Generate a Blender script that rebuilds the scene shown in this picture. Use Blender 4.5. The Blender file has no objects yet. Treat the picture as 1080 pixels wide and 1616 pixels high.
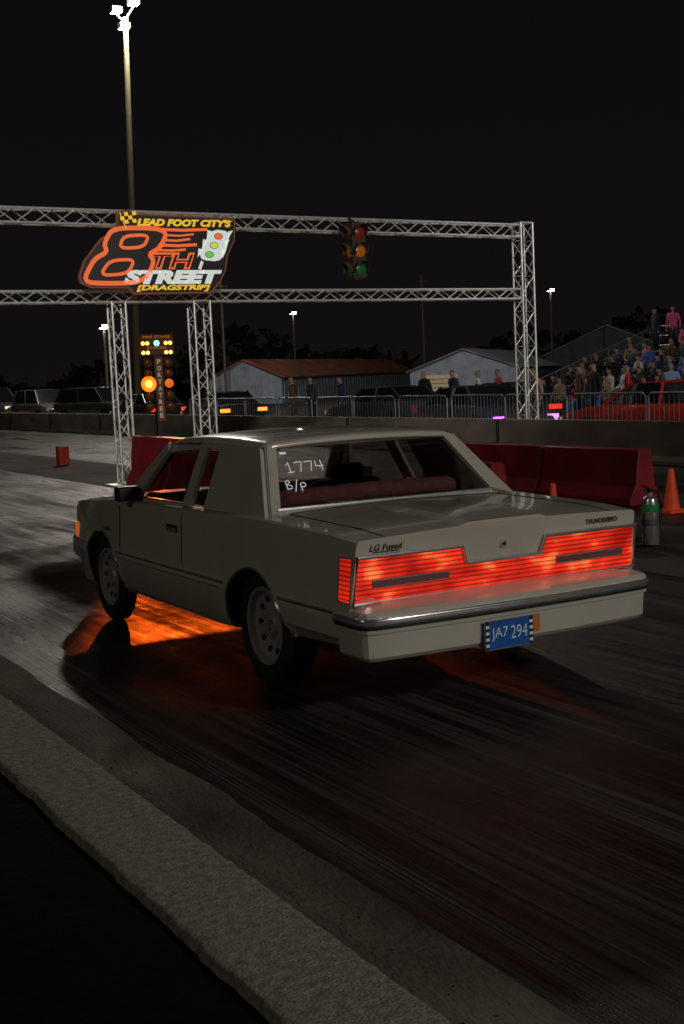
import bpy, bmesh, math, random, mathutils
from mathutils import Vector, Matrix
random.seed(7)
scene=bpy.context.scene
COL=scene.collection
# ------------------------------------------------------------ materials
def pm(name,base,rough=.5,metal=0,em=None,es=0,var=0,vs=5,bump=0,bs=40,coat=0,spec=.5,stretch=(1,1,1)):
    m=bpy.data.materials.new(name);m.use_nodes=True
    nt=m.node_tree;b=nt.nodes['Principled BSDF']
    b.inputs['Base Color'].default_value=(*base,1);b.inputs['Roughness'].default_value=rough
    b.inputs['Metallic'].default_value=metal;b.inputs['Specular IOR Level'].default_value=spec
    b.inputs['Coat Weight'].default_value=coat;b.inputs['Coat Roughness'].default_value=.06
    if em: b.inputs['Emission Color'].default_value=(*em,1);b.inputs['Emission Strength'].default_value=es
    if var or bump:
        tc=nt.nodes.new('ShaderNodeTexCoord');mp=nt.nodes.new('ShaderNodeMapping');mp.inputs['Scale'].default_value=stretch
        nt.links.new(tc.outputs['Object'],mp.inputs[0])
    if var:
        n=nt.nodes.new('ShaderNodeTexNoise');n.inputs['Scale'].default_value=vs;n.inputs['Detail'].default_value=6
        nt.links.new(mp.outputs[0],n.inputs[0])
        r=nt.nodes.new('ShaderNodeMapRange');r.inputs[1].default_value=.3;r.inputs[2].default_value=.7
        r.inputs[3].default_value=1-var;r.inputs[4].default_value=1+var;nt.links.new(n.outputs[0],r.inputs[0])
        mx=nt.nodes.new('ShaderNodeVectorMath');mx.operation='SCALE';mx.inputs[0].default_value=base
        nt.links.new(r.outputs[0],mx.inputs['Scale']);nt.links.new(mx.outputs[0],b.inputs['Base Color'])
    if bump:
        n=nt.nodes.new('ShaderNodeTexNoise');n.inputs['Scale'].default_value=bs;n.inputs['Detail'].default_value=5
        nt.links.new(mp.outputs[0],n.inputs[0])
        bp=nt.nodes.new('ShaderNodeBump');bp.inputs['Strength'].default_value=bump;bp.inputs['Distance'].default_value=.02
        nt.links.new(n.outputs[0],bp.inputs['Height']);nt.links.new(bp.outputs[0],b.inputs['Normal'])
    return m
PAINT=pm('cream_paint',(.62,.58,.49),.22,var=.06,vs=3,coat=.9)
CHROME=pm('chrome',(.85,.85,.87),.18,.85,var=.06,vs=20)
ALU=pm('aluminium',(.80,.79,.77),.42,.55,var=.2,vs=9)
BLACK=pm('black_trim',(.012,.012,.013),.45,var=.2,vs=10)
WELL=pm('wheel_well_black',(.006,.006,.006),.9,var=.2)
RUBBER=pm('tyre_rubber',(.014,.014,.015),.75,var=.3,vs=12,bump=.2)
RIMM=pm('rim_grey',(.42,.38,.38),.4,.3,var=.12,vs=9)
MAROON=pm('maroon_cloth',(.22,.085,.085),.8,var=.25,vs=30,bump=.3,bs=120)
CABIN=pm('cabin_dark_trim',(.035,.018,.018),.9,var=.2)
SEAM=pm('seam_dark',(.01,.01,.01),.8,var=.1)
WHITE=pm('white_paint',(.7,.7,.68),.5,em=(1,1,1),es=.05,var=.05)
CHALK=pm('chalk_writing',(.75,.75,.75),.9,em=(.8,.8,.85),es=.32,var=.2)  # glow added to brighten the writing; chalk gives no light itself
PLATE=pm('plate_blue',(.01,.09,.30),.35,em=(.01,.10,.4),es=.07,var=.15,vs=30)
PLTXT=pm('plate_text',(.5,.55,.6),.5,em=(.6,.7,.8),es=.10,var=.05)
AMBER=pm('amber_lens',(.8,.25,.02),.3,em=(1,.20,.02),es=.35,var=.3,vs=60)
def glass(name,tint):
    m=bpy.data.materials.new(name);m.use_nodes=True;nt=m.node_tree;nt.nodes.clear()
    o=nt.nodes.new('ShaderNodeOutputMaterial');t=nt.nodes.new('ShaderNodeBsdfTransparent');t.inputs[0].default_value=(*tint,1)
    g=nt.nodes.new('ShaderNodeBsdfGlossy');g.inputs['Roughness'].default_value=.04;g.inputs[0].default_value=(.9,.9,.9,1)
    f=nt.nodes.new('ShaderNodeLayerWeight');f.inputs[0].default_value=.35
    p=nt.nodes.new('ShaderNodeMath');p.operation='POWER';p.inputs[1].default_value=2.5;nt.links.new(f.outputs['Facing'],p.inputs[0])
    q=nt.nodes.new('ShaderNodeMath');q.operation='MULTIPLY_ADD';q.inputs[1].default_value=.6;q.inputs[2].default_value=.05;nt.links.new(p.outputs[0],q.inputs[0])
    mx=nt.nodes.new('ShaderNodeMixShader');nt.links.new(q.outputs[0],mx.inputs[0]);nt.links.new(t.outputs[0],mx.inputs[1]);nt.links.new(g.outputs[0],mx.inputs[2]);nt.links.new(mx.outputs[0],o.inputs[0])
    return m
GLASS=glass('tinted_glass',(.72,.69,.68));GLASSD=glass('dark_side_glass',(.40,.37,.36))
def tailmat():
    m=pm('tail_lens_red',(.35,.01,.006),.15,coat=.6);nt=m.node_tree;b=nt.nodes['Principled BSDF'];L=nt.links.new
    tc=nt.nodes.new('ShaderNodeTexCoord');sx=nt.nodes.new('ShaderNodeSeparateXYZ');L(tc.outputs['Object'],sx.inputs[0])
    n=nt.nodes.new('ShaderNodeTexNoise');n.inputs['Scale'].default_value=1;n.inputs['Detail'].default_value=1
    mp=nt.nodes.new('ShaderNodeMapping');mp.inputs['Scale'].default_value=(4.6,1,8);L(tc.outputs['Object'],mp.inputs[0]);L(mp.outputs[0],n.inputs[0])
    n2=nt.nodes.new('ShaderNodeTexNoise');n2.inputs['Scale'].default_value=1;n2.inputs['Detail'].default_value=3
    mp2=nt.nodes.new('ShaderNodeMapping');mp2.inputs['Scale'].default_value=(40,1,90);L(tc.outputs['Object'],mp2.inputs[0]);L(mp2.outputs[0],n2.inputs[0])
    def math_(op,a,b2=None,v=None):
        q=nt.nodes.new('ShaderNodeMath');q.operation=op;L(a.outputs[0] if hasattr(a,'outputs') else a,q.inputs[0])
        if b2 is not None:L(b2.outputs[0],q.inputs[1])
        if v is not None:q.inputs[1].default_value=v
        return q
    s=math_('SINE',math_('MULTIPLY',sx.outputs[2],v=2*math.pi/.0235))
    r=nt.nodes.new('ShaderNodeMapRange');r.inputs[1].default_value=-1;r.inputs[2].default_value=.1;r.inputs[3].default_value=.30;r.inputs[4].default_value=1;L(s.outputs[0],r.inputs[0])
    a=math_('ADD',n,math_('MULTIPLY',math_('SUBTRACT',n2,v=.5),v=.08))
    cr=nt.nodes.new('ShaderNodeValToRGB');e=cr.color_ramp.elements
    e[0].position=.34;e[0].color=(.34,.007,.004,1);e[1].position=.76;e[1].color=(1.7,.40,.10,1)
    x=cr.color_ramp.elements.new(.57);x.color=(.85,.035,.012,1)
    L(a.outputs[0],cr.inputs[0])
    v=nt.nodes.new('ShaderNodeVectorMath');v.operation='SCALE';L(cr.outputs[0],v.inputs[0]);L(r.outputs[0],v.inputs['Scale'])
    L(v.outputs[0],b.inputs['Emission Color']);b.inputs['Emission Strength'].default_value=1.0
    return m
TAIL=tailmat()
# ------------------------------------------------------------ mesh builder
class MB:
    def __init__(s): s.v=[];s.f=[];s.m=[]
    def add(s,vs,fs,mi=0):
        o=len(s.v);s.v+= [tuple(v) for v in vs];s.f+=[tuple(i+o for i in f) for f in fs];s.m+=[mi]*len(fs)
    def box(s,c,d,mi=0,rot=None):
        x,y,z=d[0]/2,d[1]/2,d[2]/2
        vs=[Vector((a*x,b*y,e*z)) for e in(-1,1) for b in(-1,1) for a in(-1,1)]
        if rot: vs=[rot@v for v in vs]
        vs=[v+Vector(c) for v in vs]
        s.add(vs,[(0,2,3,1),(4,5,7,6),(0,1,5,4),(2,6,7,3),(0,4,6,2),(1,3,7,5)],mi)
    def tube(s,pts,r,n=8,mi=0,cap=True,closed=False):
        pts=[Vector(p) for p in pts];rings=[];L=len(pts)
        for i,p in enumerate(pts):
            if closed: d=(pts[(i+1)%L]-pts[i-1])
            else: d=(pts[min(i+1,L-1)]-pts[max(i-1,0)])
            d.normalize();a=Vector((0,0,1)) if abs(d.z)<.9 else Vector((0,1,0))
            u=d.cross(a).normalized();w=u.cross(d)
            rr=r[i] if isinstance(r,(list,tuple)) else r
            rings.append([p+u*rr*math.cos(t*2*math.pi/n)+w*rr*math.sin(t*2*math.pi/n) for t in range(n)])
        vs=[v for q in rings for v in q];fs=[]
        for i in range(L if closed else L-1):
            j=(i+1)%L
            for t in range(n): fs.append((i*n+t,i*n+(t+1)%n,j*n+(t+1)%n,j*n+t))
        if cap and not closed: fs+= [tuple(range(n))[::-1],tuple((L-1)*n+t for t in range(n))]
        s.add(vs,fs,mi)
    def lathe(s,prof,c,axis='x',n=32,mi=0,sgn=1):
        vs=[];fs=[];L=len(prof)
        for k in range(n):
            t=2*math.pi*k/n
            for r,a in prof:
                p={'x':(a*sgn,r*math.cos(t),r*math.sin(t)),'y':(r*math.cos(t),a*sgn,r*math.sin(t)),'z':(r*math.cos(t),r*math.sin(t),a*sgn)}[axis]
                vs.append((p[0]+c[0],p[1]+c[1],p[2]+c[2]))
        for k in range(n):
            for i in range(L-1):
                a=k*L+i;b=((k+1)%n)*L+i;fs.append((a,b,b+1,a+1))
        s.add(vs,fs,mi)
    def prism(s,poly,axis,a0,a1,mi=0):
        def P(u,v,a): return {'x':(a,u,v),'y':(u,a,v),'z':(u,v,a)}[axis]
        n=len(poly);vs=[P(u,v,a0) for u,v in poly]+[P(u,v,a1) for u,v in poly]
        s.add(vs,[tuple(range(n)),tuple(range(2*n-1,n-1,-1))]+[(i,i+n,(i+1)%n+n,(i+1)%n) for i in range(n)],mi)
    def obj(s,name,mats,parent=None,smooth=35,bevel=0,loc=None,normals=True):
        me=bpy.data.meshes.new(name);me.from_pydata(s.v,[],s.f)
        if not isinstance(mats,(list,tuple)): mats=[mats]
        for m in mats: me.materials.append(m)
        me.polygons.foreach_set('material_index',s.m)
        if normals:
            bm=bmesh.new();bm.from_mesh(me);bmesh.ops.recalc_face_normals(bm,faces=bm.faces);bm.to_mesh(me);bm.free()
        if smooth:
            me.shade_smooth();me.set_sharp_from_angle(angle=math.radians(smooth))
        o=bpy.data.objects.new(name,me);COL.objects.link(o)
        if loc: o.location=loc
        if parent: o.parent=parent
        if bevel:
            b=o.modifiers.new('b','BEVEL');b.width=bevel;b.segments=2;b.limit_method='ANGLE'
        return o
def thing(name,label,cat,loc=(0,0,0),rz=0,group=None):
    o=bpy.data.objects.new(name,None);o.empty_display_size=.2;COL.objects.link(o);o.location=loc;o.rotation_euler=(0,0,rz)
    return tag(o,label,cat,group)
def tag(o,label,cat,group=None):
    o['label']=label;o['category']=cat
    if group:o['group']=group
    return o
def struct(o,label=None):
    o['kind']='structure'; o['label']=label or o.name; o['category']=o.name.split('.')[0].replace('_',' ');return o
def text_mesh(mb,body,origin,xd,yd,w,h,mi=0,shear=0,bold=0,up=0):
    c=bpy.data.curves.new('t','FONT');c.body=body;c.size=1;c.shear=shear;c.offset=bold;c.resolution_u=3
    o=bpy.data.objects.new('t',c);COL.objects.link(o);bpy.context.view_layer.update()
    me=bpy.data.meshes.new_from_object(o.evaluated_get(bpy.context.evaluated_depsgraph_get()))
    xs=[v.co.x for v in me.vertices];ys=[v.co.y for v in me.vertices]
    x0,x1,y0,y1=min(xs),max(xs),min(ys),max(ys)
    xd=Vector(xd).normalized();yd=Vector(yd).normalized();nn=xd.cross(yd)
    vs=[Vector(origin)+xd*((v.co.x-x0)/(x1-x0)*w)+yd*((v.co.y-y0)/(y1-y0)*h)+nn*up for v in me.vertices]
    mb.add(vs,[tuple(p.vertices) for p in me.polygons],mi)
    bpy.data.objects.remove(o);bpy.data.curves.remove(c);bpy.data.meshes.remove(me)
def lerp(tab,t):
    if t<=tab[0][0]: return tab[0][1]
    for (a,x),(b,y) in zip(tab,tab[1:]):
        if t<=b: return x+(y-x)*(t-a)/(b-a)
    return tab[-1][1]
# ------------------------------------------------------------ the car
CX,CY=3.988,5.4092
car=thing('coupe','cream boxy two door coupe with lit red tail lights','car',(CX,CY,0))
ZT=[(.05,.925),(.3,.945),(1.2,.965),(2.0,.945),(3.3,.93),(4.2,.875),(4.55,.84),(4.66,.80)]
TW=[(.05,.975),(.25,.985),(.7,.998),(1.1,1.0),(3.4,1.0),(4.0,.985),(4.3,.965),(4.5,.94),(4.62,.90),(4.66,.87)]
def halfprof(y):
    zt=lerp(ZT,y);w=lerp(TW,y);zb=lerp([(.05,.36),(.82,.33),(1.6,.25),(3.3,.25),(4.1,.22),(4.35,.185),(4.66,.20)],y)
    P=[(0,zb),(.78,zb),(.86,zb+.015),(.885,zb+.05),(.915,.42),(.93,.50),(.937,.555),(.926,.60),(.920,.70),(.914,.80),(.909,zt-.040),(.904,zt-.010),(.888,zt-.001),(.82,zt+.002),(.5,zt+.014),(.25,zt+.02),(0,zt+.022)]
    return [(x*w,z) for x,z in P]
def sidex(y,z):
    P=halfprof(y)[2:12]
    return lerp([(b,a) for a,b in P],z)
def topz(y,x):
    P=halfprof(y)[11:]
    return lerp(sorted([(a,b) for a,b in P]),abs(x))
mb=MB();ys=[.05,.08,.14,.25,.4,.6,.8,1.0,1.2,1.5,1.8,2.1,2.5,2.9,3.3,3.6,3.9,4.1,4.3,4.42,4.52,4.6,4.64,4.66]
rings=[]
for k,y in enumerate(ys):
    h=halfprof(y);ring=[(-x,z) for x,z in h]+[(x,z) for x,z in h[-2:0:-1]]
    tilt=max(0,1-(y-.05)/.2)
    rings.append([(x,y+tilt*.05*(.93-z)/.3,z) for x,z in ring])
n=len(rings[0]);vs=[v for r in rings for v in r];fs=[]
for i in range(len(rings)-1):
    for t in range(n): fs.append((i*n+t,(i)*n+(t+1)%n,(i+1)*n+(t+1)%n,(i+1)*n+t))
fs+=[tuple(range(n)),tuple((len(rings)-1)*n+t for t in range(n))[::-1]]
mb.add(vs,fs);body=mb.obj('body',[PAINT,WELL,CABIN],car,smooth=0)
RA,FA=1.20,3.80
def cut(build,mi):
    c=MB();build(c);o=c.obj('cut',[PAINT,WELL,CABIN],smooth=0)
    o.location=(CX,CY,0)
    for p in o.data.polygons:p.material_index=mi
    m=body.modifiers.new('x','BOOLEAN');m.operation='DIFFERENCE';m.object=o;m.solver='EXACT'
    bpy.context.view_layer.update()
    me=bpy.data.meshes.new_from_object(body.evaluated_get(bpy.context.evaluated_depsgraph_get()))
    body.modifiers.clear();body.data=me;bpy.data.objects.remove(o)
for yc,r,zc in((RA,.395,.290),(FA,.385,.300)):
    for sx in(-1,1):
        cut(lambda c:c.prism([(yc+r*math.cos(2*math.pi*(k+.5)/48),zc+r*math.sin(2*math.pi*(k+.5)/48)*.97) for k in range(48)],'x',sx*.60,sx*1.1),1)
cut(lambda c:c.box((0,2.50,.85),(1.50,1.74,.9)),2)
me=body.data
me.shade_smooth();me.set_sharp_from_angle(angle=math.radians(22))
def gx(z): return .83-.175*(z-.95)/.37
mb=MB()
def sq(pts,sgn): return [(sgn*gx(z),y,z) for y,z in pts]
for sg in(-1,1):
    for q in ([(3.36,.94),(2.93,1.318),(2.87,1.262),(3.12,.955)],
              [(2.93,1.318),(2.36,1.33),(2.36,1.292),(2.87,1.262)],[(2.36,1.33),(2.24,1.33),(2.24,1.294),(2.36,1.292)],
              [(2.24,1.33),(2.06,1.33),(2.06,1.294),(2.24,1.294)],
              [(2.32,.94),(2.36,1.292),(2.24,1.294),(2.20,.94)],
              [(1.98,.94),(2.06,1.33),(1.50,1.315),(1.12,.95)],[(3.12,.955),(2.32,.955),(2.32,.93),(3.12,.93)]):
        mb.add(sq(q,sg),[(0,1,2,3)])
    mb.add([(sg*gx(1.315),1.50,1.315),(sg*.59,1.515,1.325),(sg*.735,1.20,.985),(sg*gx(.95),1.12,.95)],[(0,1,2,3)])
    mb.add([(sg*gx(.94),3.36,.94),(sg*gx(1.318),2.93,1.318),(sg*.60,2.90,1.325),(sg*.745,3.38,.955)],[(0,1,2,3)])
mb.add([(-.83,1.12,.95),(-.735,1.20,.985),(.735,1.20,.985),(.83,1.12,.95)],[(0,1,2,3)])
pil=mb.obj('pillar',PAINT,car,smooth=0)
s=pil.modifiers.new('s','SOLIDIFY');s.thickness=.03;s.offset=-1
mb=MB()
rows=[(1.475,-.035),(1.50,-.014),(1.56,-.003),(1.9,.010),(2.3,.012),(2.65,.004),(2.85,-.012),(2.93,-.03)]
prof=[(.654,1.315),(.654,1.335),(.649,1.347),(.635,1.357),(.60,1.365),(.4,1.376),(.2,1.382),(0,1.384)]
xs=[(-a,b) for a,b in prof]+[(a,b) for a,b in prof[-2::-1]]
N=len(xs);vs=[];fs=[]
for y,dz in rows:
    for x,z in xs: vs.append((x,y+(.012*(1-(x/.65)**2)*(-1 if y<2 else 1)),z+dz*(1 if z>1.33 else .4)))
for i in range(len(rows)-1):
    for t in range(N-1): fs.append((i*N+t,i*N+t+1,(i+1)*N+t+1,(i+1)*N+t))
mb.add(vs,fs);roof=mb.obj('roof',PAINT,car,smooth=40)
s=roof.modifiers.new('s','SOLIDIFY');s.thickness=.025;s.offset=-1
def glasspane(name,quad,mat=GLASS):
    g=MB();g.add(quad,[(0,1,2,3)]);return g.obj(name,mat,car)
glasspane('rear_window',[(-.59,1.52,1.322),(.59,1.52,1.322),(.735,1.205,.984),(-.735,1.205,.984)])
glasspane('windshield',[(-.60,2.90,1.32),(.60,2.90,1.32),(.745,3.37,.955),(-.745,3.37,.955)])
for sg in(-1,1):
    glasspane('side_window',[(sg*(gx(z)-.008),y,z) for y,z in((3.12,.955),(2.87,1.262),(2.36,1.292),(2.32,.955))],GLASSD)
    glasspane('quarter_window',[(sg*(gx(z)-.008),y,z) for y,z in((2.20,.955),(2.24,1.294),(2.06,1.294),(1.99,.955))],GLASSD)
mb=MB()
mb.tube([(-.588,1.51,1.327),(.588,1.51,1.327),(.738,1.192,.984),(-.738,1.192,.984)],.014,8,closed=True)
mb.obj('rear_window_trim',CHROME,car)
for sg in(-1,1):
    o=.004
    for q in ([(3.12,.957),(2.87,1.262),(2.36,1.292),(2.32,.957)],[(2.20,.957),(2.24,1.294),(2.06,1.294),(1.99,.957)]):
        mb=MB();mb.tube([(sg*(gx(z)+o),y,z) for y,z in q],.008,6,closed=True);mb.obj('window_trim',CHROME,car)
    mb=MB();mb.tube([(sg*.66,2.95,1.318),(sg*.662,2.3,1.334),(sg*.66,1.48,1.318)],.009,6);mb.obj('drip_rail',CHROME,car)
for sg in(-1,1):
    for z,r,ya,yb in((.555,.0095,.24,4.4),(.515,.004,1.65,3.4)):
        seg=[];y=ya;segs=[]
        while y<=yb+1e-6:
            if abs(y-RA)<.33 or abs(y-FA)<.32:
                if len(seg)>1: segs.append(seg)
                seg=[]
            else: seg.append((sg*(sidex(y,z)+.002),y,z))
            y+=.05
        if len(seg)>1: segs.append(seg)
        for q in segs:
            mb=MB();mb.tube(q,r,6);mb.obj('side_moulding',CHROME,car)
    for yc,r,zc in((RA,.398,.290),(FA,.388,.300)):
        pts=[]
        for k in range(0,31):
            a=math.radians(6+168*k/30);y=yc+r*math.cos(a);z=zc+r*.97*math.sin(a)
            pts.append((sg*(sidex(y,z)+.001),y,z))
        mb=MB();mb.tube(pts,.010,6);mb.obj('wheel_arch_trim',CHROME,car)
def seam(pts,r=.0035):
    mb=MB();mb.tube(pts,r,5);mb.obj('panel_seam',SEAM,car)
for sg in(-1,1):
    seam([(sg*(sidex(y,z)+.0005),y,z) for y,z in [(3.36,.89),(3.36,.6),(3.36,.29),(2.8,.285),(2.22,.285),(2.22,.6),(2.22,.90)]])
    seam([(sg*.74,y,topz(y,.74)+.0005) for y in(3.45,3.8,4.2,4.55)])
seam([(-.72,.072,.845),(-.72,.054,.925)]+[(-.72,y,topz(y,.72)+.0005) for y in(.08,.3,.6,.9,1.08)]+[(x,1.10,topz(1.1,x)+.0005) for x in(-.70,-.4,0,.4,.70)]+[(.72,y,topz(y,.72)+.0005) for y in(1.08,.9,.6,.3,.08)]+[(.72,.054,.925),(.72,.072,.845)])
mb=MB();vs=[];yy=[.055,.12,.4,.8,1.05]
for y in yy:
    for x in(-.28,-.22,.22,.28):
        vs.append((x,y,topz(y,x)+(.018 if abs(x)<.25 else -.002)*(1 if y<1 else .1)))
mb.add(vs,[(i*4+t,i*4+t+1,(i+1)*4+t+1,(i+1)*4+t) for i in range(4) for t in range(3)])
mb.add([(-.28,.053,.943),(-.22,.053,.961),(.22,.053,.961),(.28,.053,.943),(.27,.06,.9),(-.27,.06,.9)],[(0,1,2,3,4,5)])
mb.obj('trunk_lid_ridge',PAINT,car,smooth=12)
def ry(z): return .05+.05*(.93-z)/.3
def lens(name,poly,th=.014):
    m=MB();nn=len(poly)
    a=[(x,ry(z)-th,z) for x,z in poly];b=[(x,ry(z)+.01,z) for x,z in poly]
    m.add(a+b,[tuple(range(nn)),tuple(range(2*nn-1,nn-1,-1))]+[(i,i+nn,(i+1)%nn+nn,(i+1)%nn) for i in range(nn)])
    return m.obj(name,TAIL,car,smooth=0)
GRL=pm('lens_grille_grey',(.12,.085,.085),.4,.3,em=(.30,.05,.04),es=.08,var=.8,vs=300)  # faint red glow added so the bar does not turn out black
for sg in(-1,1):
    tl=lens('tail_light',[(sg*x,z) for x,z in((.882,.615),(.872,.828),(.275,.828),(.245,.735),(.243,.615))])
    m=MB();m.box((sg*.57,ry(.705)-.019,.702),(.45,.012,.036),0)
    m2=m.obj('lens_grille',GRL,car);m2.parent=tl
    m=MB();m.tube([(sg*.345,ry(.68)-.024,.683),(sg*.795,ry(.68)-.024,.683),(sg*.795,ry(.72)-.024,.721),(sg*.345,ry(.72)-.024,.721)],.0042,6,closed=True)
    m2=m.obj('lens_grille_frame',CHROME,car);m2.parent=tl
lens('centre_reflector',[(-.242,.615),(-.242,.733),(.242,.733),(.242,.615)])
mb=MB()
out=[(-.897,.605),(-.884,.84),(-.265,.84),(-.235,.748),(.235,.748),(.265,.84),(.884,.84),(.897,.605)]
mb.tube([(x,ry(z)-.016,z) for x,z in out],.012,8,closed=True);mb.obj('tail_light_bezel',CHROME,car)
for sg in(-1,1):
    mb=MB();mb.tube([(sg*(sidex(y,z)+.004),y,z) for y,z in((.10,.61),(.08,.84),(.20,.835),(.21,.615))],.007,6,closed=True);mb.obj('side_marker_bezel',CHROME,car)
    m=MB();q=[(.105,.615),(.085,.832),(.197,.828),(.205,.62)]
    m.add([(sg*(sidex(y,z)+.004),y,z) for y,z in q]+[(sg*(sidex(y,z)-.01),y,z) for y,z in q],[(0,1,2,3),(7,6,5,4),(0,4,5,1),(1,5,6,2),(2,6,7,3),(3,7,4,0)])
    m.obj('side_marker_light',TAIL,car,smooth=0)
def plansweep(m,path,prof,mi=0):
    P=[Vector((x,y,0)) for x,y in path];rings=[]
    for i,p in enumerate(P):
        d=(P[min(i+1,len(P)-1)]-P[max(i-1,0)]).normalized();nrm=Vector((d.y,-d.x,0))
        rings.append([(p.x+nrm.x*o,p.y+nrm.y*o,z) for o,z in prof])
    k=len(prof);vs=[v for r in rings for v in r];fs=[]
    for i in range(len(P)-1):
        for t in range(k): fs.append((i*k+t,i*k+(t+1)%k,(i+1)*k+(t+1)%k,(i+1)*k+t))
    fs+=[tuple(range(k)),tuple((len(P)-1)*k+t for t in range(k))]
    m.add(vs,fs,mi)
RP=[(-.898,.25),(-.898,.16),(-.898,.07),(-.894,.018),(-.878,-.010),(-.84,-.026),(-.7,-.038),(-.35,-.055),(0,-.06)]
RP=RP+[(-x,y) for x,y in RP[-2::-1]]
m=MB();plansweep(m,RP,[(-.14,.612),(-.06,.600),(.006,.578),(.018,.565),(.020,.50),(.016,.475),(.004,.468),(-.002,.38),(-.004,.352),(-.022,.332),(-.08,.33)])
bump=m.obj('rear_bumper',PAINT,car,smooth=18)
m=MB();plansweep(m,RP,[(.013,.550),(.025,.552),(.031,.545),(.031,.518),(.025,.511),(.013,.511)]);o=m.obj('bumper_strip',CHROME,car,smooth=60);o.parent=bump
m=MB();plansweep(m,RP,[(.012,.508),(.024,.508),(.024,.496),(.012,.496)]);o=m.obj('bumper_rub_strip',BLACK,car,smooth=30);o.parent=bump
FP=[(-.90,4.22),(-.895,4.4),(-.87,4.56),(-.80,4.67),(-.5,4.73),(0,4.76)];FP=FP+[(-x,y) for x,y in FP[-2::-1]]
FP=FP[::-1]
m=MB();plansweep(m,FP,[(-.06,.58),(.01,.575),(.02,.55),(.02,.46),(.01,.42),(-.05,.40)]);m.obj('front_bumper',CHROME,car)
m=MB();m.box((0,4.665,.66),(.7,.03,.2));[m.box((x*.045,4.685,.66),(.008,.015,.19)) for x in range(-7,8)];m.obj('grille',CHROME,car)
for sg in(-1,1):
    m=MB();m.box((sg*.58,4.66,.66),(.34,.04,.17));m.obj('headlight',pm('headlight_glass',(.6,.6,.6),.1,.4,em=(1,.85,.6),es=2),car,bevel=.01)
    m=MB();m.box((sg*(sidex(4.46,.63)+.001),4.46,.63),(.02,.06,.11));m.obj('turn_signal',AMBER,car,bevel=.005)
PX=-.085;PY=.020
m=MB();m.box((PX,-.096+PY,.385),(.30,.008,.145));pl=m.obj('license_plate',PLATE,car)
for tx,x0,w_ in(('JA7',PX-.112,.103),('294',PX+.010,.103)):
    m=MB();text_mesh(m,tx,(x0,-.102+PY,.355),(1,0,0),(0,0,1),w_,.068,0,bold=-.004);o=m.obj('plate_lettering',PLTXT,car,normals=False,smooth=0);o.parent=pl
m=MB()
for k in range(9):
    for sg in(-1,1): m.box((PX+sg*.137,-.102+PY,.320+k*.0158),(.019,.003,.0156),k%2)
m.tube([(PX-.153,-.101+PY,.311),(PX+.153,-.101+PY,.311),(PX+.153,-.101+PY,.459),(PX-.153,-.101+PY,.459)],.0035,6,2,closed=True)
o=m.obj('plate_frame',[BLACK,WHITE,CHROME],car,smooth=0);o.parent=pl
m=MB();m.box((PX+.185,-.079+PY,.415),(.05,.006,.09));m.obj('reflector',pm('amber_sticker',(.5,.17,.03),.4,em=(1,.25,.03),es=.03,var=.2),car)
m=MB();text_mesh(m,'LG Fused',(-.81,ry(.87)-.005,.866),(1,0,0),(0,0,1),.19,.032,0,shear=.2,bold=.018);m.box((-.715,ry(.855)-.002,.859),(.15,.003,.005));m.obj('badge',BLACK,car,normals=False,smooth=0)
m=MB();text_mesh(m,'THUNDERBIRD',(.54,ry(.88)-.005,.872),(1,0,0),(0,0,1),.22,.027,0,bold=.02);m.obj('badge',BLACK,car,normals=False,smooth=0)
m=MB();m.lathe([(0,-.012),(.02,-.012),(.024,0),(.024,.01)],(0,ry(.815)-.0,.825),'y',20);m.lathe([(0,-.016),(.009,-.016),(.009,-.01)],(0,ry(.815)-.0,.825),'y',12,1)
m.obj('trunk_lock',[CHROME,BLACK],car)
def gp(x,t): return Vector((x,1.205+.315*t,.984+.338*t))-Vector((0,.010,-.007))
def scrawl(x0,t0,cw,ch,strokes,name='window_writing'):
    m=MB()
    for st in strokes: m.tube([gp(x0+a*cw,t0+b*ch) for a,b in st],.0034,5)
    m.obj(name,CHALK,car,smooth=0)
X0=-.575;T0=.56;cw=.052;ch=.16
scrawl(X0,T0,cw,ch,[[(.2,.75),(.55,1.02),(.5,.5),(.45,0)],[(.1,0),(.5,-.02),(.9,.03)]])
scrawl(X0+.066,T0,cw,ch,[[(0,.95),(.5,.97),(1,1.0),(.7,.5),(.45,-.02)]])
scrawl(X0+.132,T0,cw,ch,[[(0,.93),(.5,1.0),(1.02,.97),(.75,.45),(.5,-.04)]])
scrawl(X0+.198,T0,cw,ch,[[(.2,1.0),(.05,.45),(.5,.42),(1.0,.45)],[(.85,1.03),(.8,.5),(.72,-.03)]])
scrawl(-.625,.29,.042,.14,[[(.15,0),(.25,.95),(.7,1.02),(.85,.8),(.3,.55),(.95,.4),(.85,.08),(.15,.02)]])
scrawl(-.575,.25,.040,.18,[[(0,0),(.9,1.0)]])
scrawl(-.535,.25,.045,.13,[[(.1,0),(.2,.95),(.75,1.0),(.95,.75),(.7,.5),(.15,.48)]])
m=MB();m.add([gp(-.572,.86),gp(-.53,.86),gp(-.53,.90),gp(-.572,.90)],[(0,1,2,3)]);m.obj('window_sticker',CHALK,car,normals=False,smooth=0)
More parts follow.
